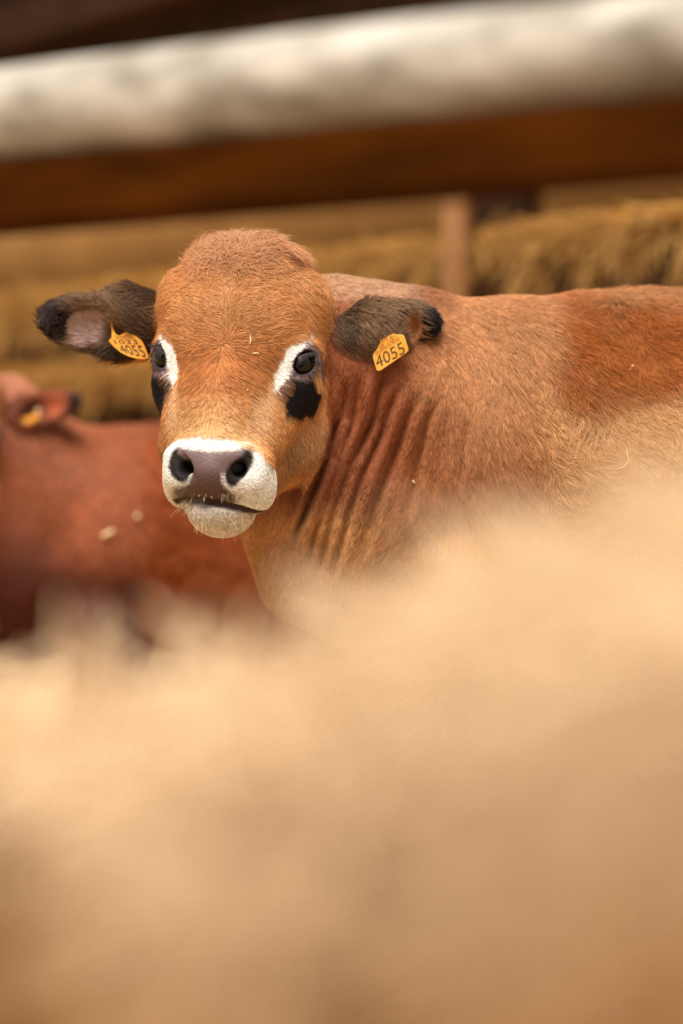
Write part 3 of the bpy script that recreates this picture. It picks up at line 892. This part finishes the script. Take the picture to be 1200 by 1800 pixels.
def grow_fur(cow, v, q, g, pal, root, N, second, dens, rad_px, seed):
    r = np.random.default_rng(seed)
    tri = np.concatenate([q[:, [0, 1, 2]], q[:, [0, 2, 3]]])
    a, b, c = v[tri[:, 0]], v[tri[:, 1]], v[tri[:, 2]]
    ar = np.linalg.norm(np.cross(b - a, c - a), axis=1) * 0.5
    cen = (a + b + c) / 3; nn = g[tri[:, 0]]
    wgt = ar * dens(cen, nn)
    cdf = np.cumsum(wgt); pick = np.searchsorted(cdf, r.uniform(0, cdf[-1], N))
    u, w_ = r.uniform(size=N), r.uniform(size=N); fl = u + w_ > 1; u[fl] = 1 - u[fl]; w_[fl] = 1 - w_[fl]
    t = tri[pick]
    p = v[t[:, 0]] + u[:, None] * (v[t[:, 1]] - v[t[:, 0]]) + w_[:, None] * (v[t[:, 2]] - v[t[:, 0]])
    n = g[t[:, 0]] + u[:, None] * (g[t[:, 1]] - g[t[:, 0]]) + w_[:, None] * (g[t[:, 2]] - g[t[:, 0]])
    n /= np.linalg.norm(n, axis=1)[:, None] + 1e-9
    ct = coat(cow, p, n, pal, second)
    keep = r.uniform(size=N) > ct['bare']
    p, n = p[keep], n[keep]; ct = {k_: v_[keep] for k_, v_ in ct.items()}
    N = len(p)
    fl = ct['flow'] + 0.16 * r.normal(size=(N, 3))
    fl = fl - n * (fl * n).sum(1)[:, None]; fl /= np.linalg.norm(fl, axis=1)[:, None] + 1e-9
    L = ct['len'] * cow.k * r.uniform(0.6, 1.25, N) * (1 + ct['head'] * smooth(140, 185, ct['hq'][:, 1]) * np.maximum(0, noise(p, 55, 14)) * 0.45 * smooth(80, 50, np.abs(ct['hq'][:, 0])))
    sd = np.cross(n, fl)
    npt = 5; s = np.linspace(0, 1, npt)
    cu = ct['curl'] * (0.7 * noise(p, 90, 11) + 0.4 * r.normal(size=N))
    lift = ct['lift'] * r.uniform(0.5, 1.5, N)
    pts = p[:, None, :] + L[:, None, None] * (s[None, :, None] * fl[:, None, :]
          + (lift[:, None] * (s - 0.55 * s ** 2)[None, :])[:, :, None] * n[:, None, :]
          + (cu[:, None] * (s ** 2)[None, :])[:, :, None] * sd[:, None, :])
    # hairs lean together into locks
    nc = max(8, N // 12)
    cid = r.choice(N, nc, replace=False)
    kd = kdtree.KDTree(nc)
    for i, j in enumerate(cid): kd.insert(p[j], i)
    kd.balance()
    near = np.array([kd.find(pp)[1] for pp in p])
    j = cid[near]
    cl = 0.6 * (s ** 1.3)[None, :, None] * np.clip(r.normal(0.8, 0.35, N), 0, 1.1)[:, None, None]
    far = np.linalg.norm(p - p[j], axis=1) > 14 * cow.k
    cl = np.where(far[:, None, None], 0, cl)
    pts = pts + (pts[j] - pts) * cl
    tone = np.exp(0.17 * r.normal(size=N) + 0.07 * r.normal(size=nc)[near])
    col = ct['col'] * tone[:, None]
    rad = rad_px * cow.k * r.uniform(0.7, 1.2, N)[:, None] * np.array([1.0, 1.0, 0.9, 0.7, 0.25])[None, :]
    o = curves_obj('fur', pts, rad, col, M['fur'], None, np.array(root.location))
    o.parent = root; o.location = (0, 0, 0); o['kind'] = 'stuff'
    return o

def add_eye(cow, sg, root):
    ctr, ax, al, ac = cow.eye_frame(sg)
    c = cow.hp(*ctr); r = 26.5 * cow.k
    vv, ff = [], []
    nu, nv = 32, 20
    Z_ = cow.H.T @ ax; X_ = cow.H.T @ al; Y_ = np.cross(Z_, X_)
    for i in range(nv + 1):
        th = math.pi * i / nv
        rr = r * (1.0 + 0.05 * math.exp(-(th / 0.55) ** 2))
        for j in range(nu):
            ph = 2 * math.pi * j / nu
            vv.append(c + rr * (math.sin(th) * (math.cos(ph) * X_ + math.sin(ph) * Y_) + math.cos(th) * Z_) - np.array(root.location))
    for i in range(nv):
        for j in range(nu):
            ff.append((i * nu + j, (i + 1) * nu + j, (i + 1) * nu + (j + 1) % nu, i * nu + (j + 1) % nu))
    o = mesh_obj('eye', vv, ff, M['eye']); o.parent = root
    o['label'] = 'glossy near-black eye'
    return o

def add_lashes(cow, sg, root, n=60, seed=5):
    r = np.random.default_rng(seed + sg)
    ctr, ax, al, ac = cow.eye_frame(sg)
    up = ac if ac[1] > 0 else -ac
    pts = np.zeros((n, 5, 3)); rad = np.zeros((n, 5)); s = np.linspace(0, 1, 5)
    for i in range(n):
        u = r.uniform(-0.35, 1.0)
        base = ctr + ax * (24 - 4 * abs(u)) + al * (19 * u) + up * (15.5 * math.sqrt(max(0, 1 - u * u)) + 1.0)
        out = ax * 0.75 + up * 0.25 + al * 0.75 * u + np.array([sg * 0.55, -0.45, 0]) + 0.10 * r.normal(size=3)
        out /= np.linalg.norm(out); L = r.uniform(14, 25) * (0.6 + 0.4 * u)
        for k_ in range(5):
            q = base + out * L * s[k_] + np.array([0, -1.0, 0]) * 4 * s[k_] ** 2
            pts[i, k_] = cow.hp(*q)
        rad[i] = 0.42 * cow.k * np.array([1, 1, .9, .7, .3])
    o = curves_obj('eyelashes', pts, rad, np.tile(LC(70, 62, 66), (n, 1)), M['fur'], None, np.array(root.location))
    o.parent = root; o.location = (0, 0, 0)

# ---- the nearer cow
cow_root = empty('cow', P(430, 900, 200) * np.array([1, 1, 0]), 'tan cow with white muzzle and two orange ear tags, looking at the viewer', 'cow')
cow1 = Cow(P, inv1, S)
fine = 0.0034
X = axis_coords(-0.46, 1.30, -0.43, 0.16, fine, 0.022)
Y = axis_coords(2.95, 4.1, 3.12, 3.46, fine, 0.022)
Z = axis_coords(-0.03, 1.3, 0.76, 1.24, fine, 0.022)
v1, q1 = build_hide(cow1, X, Y, Z, cow_root, 'body')
g1 = finish_hide(cow1, v1, q1, PAL1, cow_root, False)
print('hide', len(v1), round(time.time() - T0, 1))
def dens1(c, n):
    x, y = topx(c)
    view = c - np.array([0, 0, CH]); view /= np.linalg.norm(view, axis=1)[:, None]
    fac = -(n * view).sum(1)
    hd = cow1.to_head(c)
    face = (np.linalg.norm(hd - np.array([0, -30, 0]), axis=1) < 300) & (hd[:, 2] > -120)
    w_ = np.where(face, 1.9, 1.0) * np.where((x < 290) | ((x > 585) & (x < 790) & (y < 660) & (y > 500) & (c[:, 1] < 3.40)), 1.5, 1.0)
    w_ = w_ * smooth(-0.45, 0.0, fac) * smooth(1330, 1230, x) * np.maximum(smooth(1180, 1060, y), 0.22 * smooth(1960, 1900, y))
    return w_ + 0.0
grow_fur(cow1, v1, q1, g1, PAL1, cow_root, 370000, False, dens1, 0.40, 11)
for sg in (-1, 1):
    add_eye(cow1, sg, cow_root); add_lashes(cow1, sg, cow_root)
print('fur', round(time.time() - T0, 1))

# ---- the cow behind, its face outside the picture
cow_root2 = empty('cow', PZ(0, 900, 4.6) * np.array([1, 1, 0]), 'red-brown cow behind at the left, only one ear and flank in view', 'cow')
cow2 = Cow(mp2, inv2, S2, body_dy=104, ear_open=True, folds=False)
f2 = 0.0055
x0, x1 = mp2(560, 600, 0)[0], mp2(800, 600, 0)[0]
X = axis_coords(mp2(60, 0)[0], mp2(2250, 0, 400)[0], x0, x1, f2, 0.024)
Y = axis_coords(4.1, 5.3, mp2(0, 0, -10)[1], mp2(0, 0, 130)[1], f2, 0.024)
Z = axis_coords(-0.03, 1.3, mp2(0, 690, 50)[2], mp2(0, 490, 50)[2], f2, 0.024)
v2, q2 = build_hide(cow2, X, Y, Z, cow_root2, 'body')
g2 = finish_hide(cow2, v2, q2, PAL2, cow_root2, True)
def dens2(c, n):
    x, y = topx(c)
    view = c - np.array([0, 0, CH]); view /= np.linalg.norm(view, axis=1)[:, None]
    return smooth(-0.4, 0.0, -(n * view).sum(1)) * smooth(-160, -60, x) * smooth(640, 560, x) * smooth(1200, 1100, y) + 1e-9
grow_fur(cow2, v2, q2, g2, PAL2, cow_root2, 40000, True, dens2, 0.8, 12)
for sg in (-1, 1):
    add_eye(cow2, sg, cow_root2)
print('second', round(time.time() - T0, 1))

# ------------------------------------------------------------------ ear tags
def bil(quad, u, v):
    tl, tr, bl, br = [np.array(q_, float) for q_ in quad]
    return (tl * (1 - u) + tr * u) * v + (bl * (1 - u) + br * u) * (1 - v)
def text_verts(body):
    cu = bpy.data.curves.new('lettering', 'FONT'); cu.body = body; cu.resolution_u = 3
    ob = bpy.data.objects.new('lettering', cu); C.objects.link(ob)
    bpy.context.view_layer.update()
    me_ = bpy.data.meshes.new_from_object(ob.evaluated_get(bpy.context.evaluated_depsgraph_get()))
    vv = np.array([v_.co[:] for v_ in me_.vertices]); ff = [tuple(p_.vertices) for p_ in me_.polygons]
    bpy.data.objects.remove(ob); bpy.data.curves.remove(cu); bpy.data.meshes.remove(me_)
    lo, hi = vv[:, :2].min(0), vv[:, :2].max(0)
    return (vv[:, :2] - lo) / (hi - lo), ff
def print_text(body, quad, dfun, mat, parent, mp, name):
    uv, ff = text_verts(body)
    vv = []
    for u, v_ in uv:
        x, y = bil(quad, u, v_)
        vv.append(mp(x, y, dfun(x, y) - 1.6) - np.array(parent.parent.location))
    # lettering stands a hair proud of the plastic
    o = mesh_obj(name, vv, ff, mat, smooth_shade=False); o.parent = parent
    return o
def make_tag(outline, dfun, root, mp, label, thick=1.6):
    n = len(outline); vv = []
    cx, cy = np.mean(outline, 0)
    ring = []
    for a_ in range(n):                       # finer outline with softened corners
        p0, p1, p2 = np.array(outline[a_ - 1], float), np.array(outline[a_], float), np.array(outline[(a_ + 1) % n], float)
        ring.append(p1 + (p0 - p1) * min(0.25, 2.5 / np.linalg.norm(p0 - p1))); ring.append(p1 * 0.9 + (p0 + p2) * 0.05); ring.append(p1 + (p2 - p1) * min(0.25, 2.5 / np.linalg.norm(p2 - p1)))
    m = len(ring)
    for off, ins in ((0, 0.97), (0.4, 1.0), (thick, 1.0), (thick + 0.4, 0.97)):
        for q_ in ring:
            x, y = cx + (q_[0] - cx) * ins, cy + (q_[1] - cy) * ins
            vv.append(mp(x, y, dfun(x, y) + off - 1.2) - np.array(root.location))
    ff = [(r_ * m + i, r_ * m + (i + 1) % m, (r_ + 1) * m + (i + 1) % m, (r_ + 1) * m + i) for r_ in range(3) for i in range(m)]
    import bmesh
    ff.append(tuple(range(m - 1, -1, -1))); ff.append(tuple(3 * m + i for i in range(m)))
    me_ = bpy.data.meshes.new('ear_tag'); me_.from_pydata([tuple(v_) for v_ in vv], [], ff); me_.materials.append(M['tag'])
    bm = bmesh.new(); bm.from_mesh(me_); bmesh.ops.triangulate(bm, faces=bm.faces[:]); bmesh.ops.recalc_face_normals(bm, faces=bm.faces[:]); bm.to_mesh(me_); bm.free()
    o = bpy.data.objects.new('ear_tag', me_); C.objects.link(o); o.parent = root; o['label'] = label
    return o
# tag in the ear on the right
dR = lambda x, y: 2.0 + 16.0 * np.clip((592 - y - 0.35 * (x - 680)) / 16.0, 0, 1)
tagR = make_tag([(668, 589), (671, 580), (680, 576), (687, 583), (696, 588), (709, 588), (713, 598), (718, 614), (716, 619), (690, 637), (668, 652), (662, 652), (655, 628), (656, 622), (664, 612), (667, 602)], dR, cow_root, P, 'orange ear tag numbered 4055')
print_text('4055', [(657.5, 628), (706, 600), (663, 648), (713, 620)], dR, M['ink'], tagR, P, 'printed_number')
print_text('FR', [(668, 593), (677, 588), (670, 599), (679, 594)], dR, M['ink_faint'], tagR, P, 'printed_letters')
print_text('03  1461', [(666, 608), (694, 591), (668, 614), (696, 597)], dR, M['ink_faint'], tagR, P, 'printed_small_number')
vv, ff = [], []
for i in range(19):
    u0 = i / 19.0; u1 = u0 + (0.030 if i % 3 else 0.018)
    b0 = len(vv)
    for u, v_ in ((u0, 0), (u1, 0), (u1, 1), (u0, 1)):
        x, y = bil([(658.5, 619), (702, 592), (660, 625), (704, 598)], u, v_)
        vv.append(P(x, y, dR(x, y) - 1.6) - np.array(cow_root.location))
    ff.append((b0, b0 + 1, b0 + 2, b0 + 3))
o = mesh_obj('printed_bar_row', vv, ff, M['ink_faint'], smooth_shade=False); o.parent = tagR
# tag in the ear on the left, bent
dL = lambda x, y: 64.0 + 0.0045 * (x - 225) ** 2 + 26.0 * np.clip((588 - y) / 22.0, 0, 1) * np.clip((206 - x) / 8.0, 0, 1)
tagL = make_tag([(193, 565), (196, 563), (198, 574), (202, 586), (210, 590), (221, 583), (236, 589), (249, 598), (256, 612), (262, 629), (254, 632), (240, 631), (226, 627), (212, 620), (200, 610), (190, 599), (196, 594), (196, 583)], dL, cow_root, P, 'bent orange ear tag in the shaggy ear')
print_text('4055', [(205, 606), (249, 607), (216, 620), (258, 629)], dL, M['ink'], tagL, P, 'printed_number')
print_text('1033', [(199, 598), (240, 597), (203, 604), (243, 605)], dL, M['ink'], tagL, P, 'printed_small_number')
vv, ff = [], []
for i in range(11):
    u0 = i / 11.0; u1 = u0 + 0.045; b0 = len(vv)
    for u, v_ in ((u0, 0), (u1, 0), (u1, 1), (u0, 1)):
        x, y = bil([(204, 590), (236, 591), (205, 596), (239, 596)], u, v_)
        vv.append(P(x, y, dL(x, y) - 1.6) - np.array(cow_root.location))
    ff.append((b0, b0 + 1, b0 + 2, b0 + 3))
o = mesh_obj('printed_bar_row', vv, ff, M['ink_faint'], smooth_shade=False); o.parent = tagL
# the back half of that tag shows under the ear
o = make_tag([(180, 630), (215, 628), (252, 628), (263, 631), (258, 637), (220, 641), (182, 640)], lambda x, y: 130.0 + 0.2 * (y - 628), cow_root, P, 'back half of the bent ear tag')
# tag of the cow behind
make_tag([(600, 606), (640, 600), (668, 588), (676, 598), (644, 618), (602, 630)], lambda x, y: 34.0 + 0.0 * x, cow_root2, mp2, 'orange ear tag lying in the ear')

# ------------------------------------------------------------------ whiskers of the nearer cow
r_ = np.random.default_rng(91); pts, rad = [], []
def march(cow, px, py, z0, z1):
    o_ = np.array([0, 0, CH]); dv = PZ(px, py, 1.0) - o_
    zs = np.arange(z0, z1, 0.002)
    f_ = cow.sdf(o_ + zs[:, None] * dv)
    k_ = np.argmax(f_ < 0)
    return o_ + zs[k_] * dv if f_[k_] < 0 else None
starts = [(r_.uniform(300, 345), r_.uniform(880, 893), -0.5) for _ in range(26)] + [(r_.uniform(335, 425), r_.uniform(866, 876), 0.0) for _ in range(34)] + [(r_.uniform(335, 450), r_.uniform(900, 930), 0.1) for _ in range(60)] + [(r_.uniform(430, 478), r_.uniform(872, 884), 0.5) for _ in range(16)]
for x, y, sx in starts:
    h_ = march(cow1, x, y, 3.0, 3.5)
    if h_ is None: continue
    dv = np.array([sx + 0.35 * r_.normal(), -0.55, -0.8 + 0.3 * r_.normal()]); dv /= np.linalg.norm(dv)
    L = (r_.uniform(8, 24) if y > 897 or x < 340 else r_.uniform(5, 11)) * S
    sd = r_.normal(size=3) * 0.12
    pts.append([h_ + dv * L * t_ + (sd + np.array([0, 0, -0.2])) * L * t_ ** 2 for t_ in np.linspace(0, 1, 5)])
    rad.append(0.34 * S * np.array([1, 1, 0.9, 0.7, 0.3]))
tone = r_.uniform(0, 1, len(pts))
o = curves_obj('whiskers', np.array(pts), np.array(rad), mixc(np.tile(LC(90, 66, 44), (len(pts), 1)), np.tile(LC(236, 214, 170), (len(pts), 1)), tone), M['fur'], None, np.array(cow_root.location))
o.parent = cow_root; o.location = (0, 0, 0)

# ------------------------------------------------------------------ bits of straw caught in the coats
def chaff(cow, poly, width, z0, z1, lift_px, label):
    c = []
    for x, y in poly:
        h_ = march(cow, x, y, z0, z1)
        if h_ is None: return
        c.append(h_)
    c = np.array(c); c[:, 1] = c[:, 1].mean() * 0.5 + c[:, 1] * 0.5
    c[:, 1] -= lift_px * S
    ns, nr = 4 * (len(c) - 1) + 1, 6
    tt = np.linspace(0, len(c) - 1, ns)
    cc = np.stack([np.interp(tt, np.arange(len(c)), c[:, i]) for i in range(3)], 1)
    vv = []
    for i in range(ns):
        tg = cc[min(i + 1, ns - 1)] - cc[max(i - 1, 0)]; tg /= np.linalg.norm(tg) + 1e-9
        a_ = np.cross(tg, np.array([0, 1.0, 0])); a_ /= np.linalg.norm(a_) + 1e-9; b_ = np.cross(tg, a_)
        rr = width * S * (0.55 if i in (0, ns - 1) else 1.0)
        for j in range(nr):
            th = 2 * math.pi * j / nr
            vv.append(cc[i] + rr * (math.cos(th) * a_ + 0.6 * math.sin(th) * b_))
    vv = np.array(vv); mid = vv.mean(0)
    ff = [(i * nr + j, i * nr + (j + 1) % nr, (i + 1) * nr + (j + 1) % nr, (i + 1) * nr + j) for i in range(ns - 1) for j in range(nr)]
    ff.append(tuple(range(nr - 1, -1, -1))); ff.append(tuple((ns - 1) * nr + j for j in range(nr)))
    o = mesh_obj('straw_bit', vv - mid, ff, M['chaff']); o.location = mid
    tag(o, label, 'straw', 'bits of straw caught in the coats')
N1 = (3.0, 3.7); N2 = (4.0, 5.2)
chaff(cow1, [(440, 590), (441, 598), (439, 606)], 1.1, *N1, 9, 'upright straw speck on the forehead between the eyes, the upper one')
chaff(cow1, [(444, 622), (450, 621), (456, 622)], 1.2, *N1, 9, 'short level straw bit on the forehead, beneath the upright one')
chaff(cow1, [(434, 686), (437, 685)], 1.2, *N1, 9, 'tiny straw crumb on the bridge of the nose')
chaff(cow1, [(1103, 654), (1107, 647), (1112, 642)], 1.6, *N1, 12, 'pale slanting straw bit on the rust patch of the flank')
chaff(cow1, [(1068, 832), (1078, 826), (1094, 822), (1103, 812), (1099, 790)], 0.9, *N1, 12, 'long curled straw stalk low on the flank of the nearer cow')
chaff(cow1, [(724, 844), (729, 850)], 1.6, *N1, 8, 'small straw crumb on the folded neck')
chaff(cow2, [(238, 909), (246, 906)], 5.0, *N2, 14, 'round pale straw crumb on the red-brown flank, the upper one')
chaff(cow2, [(180, 942), (190, 938), (201, 932)], 4.5, *N2, 14, 'flat straw flake on the red-brown flank, the larger lower one')
chaff(cow2, [(64, 724), (72, 722)], 5.0, *N2, 14, 'straw crumb inside the ear of the red-brown cow')
chaff(cow2, [(131, 714), (136, 717)], 4.0, *N2, 10, 'straw crumb at the tip of the red-brown cow\'s ear')
print('done', round(time.time() - T0, 1))
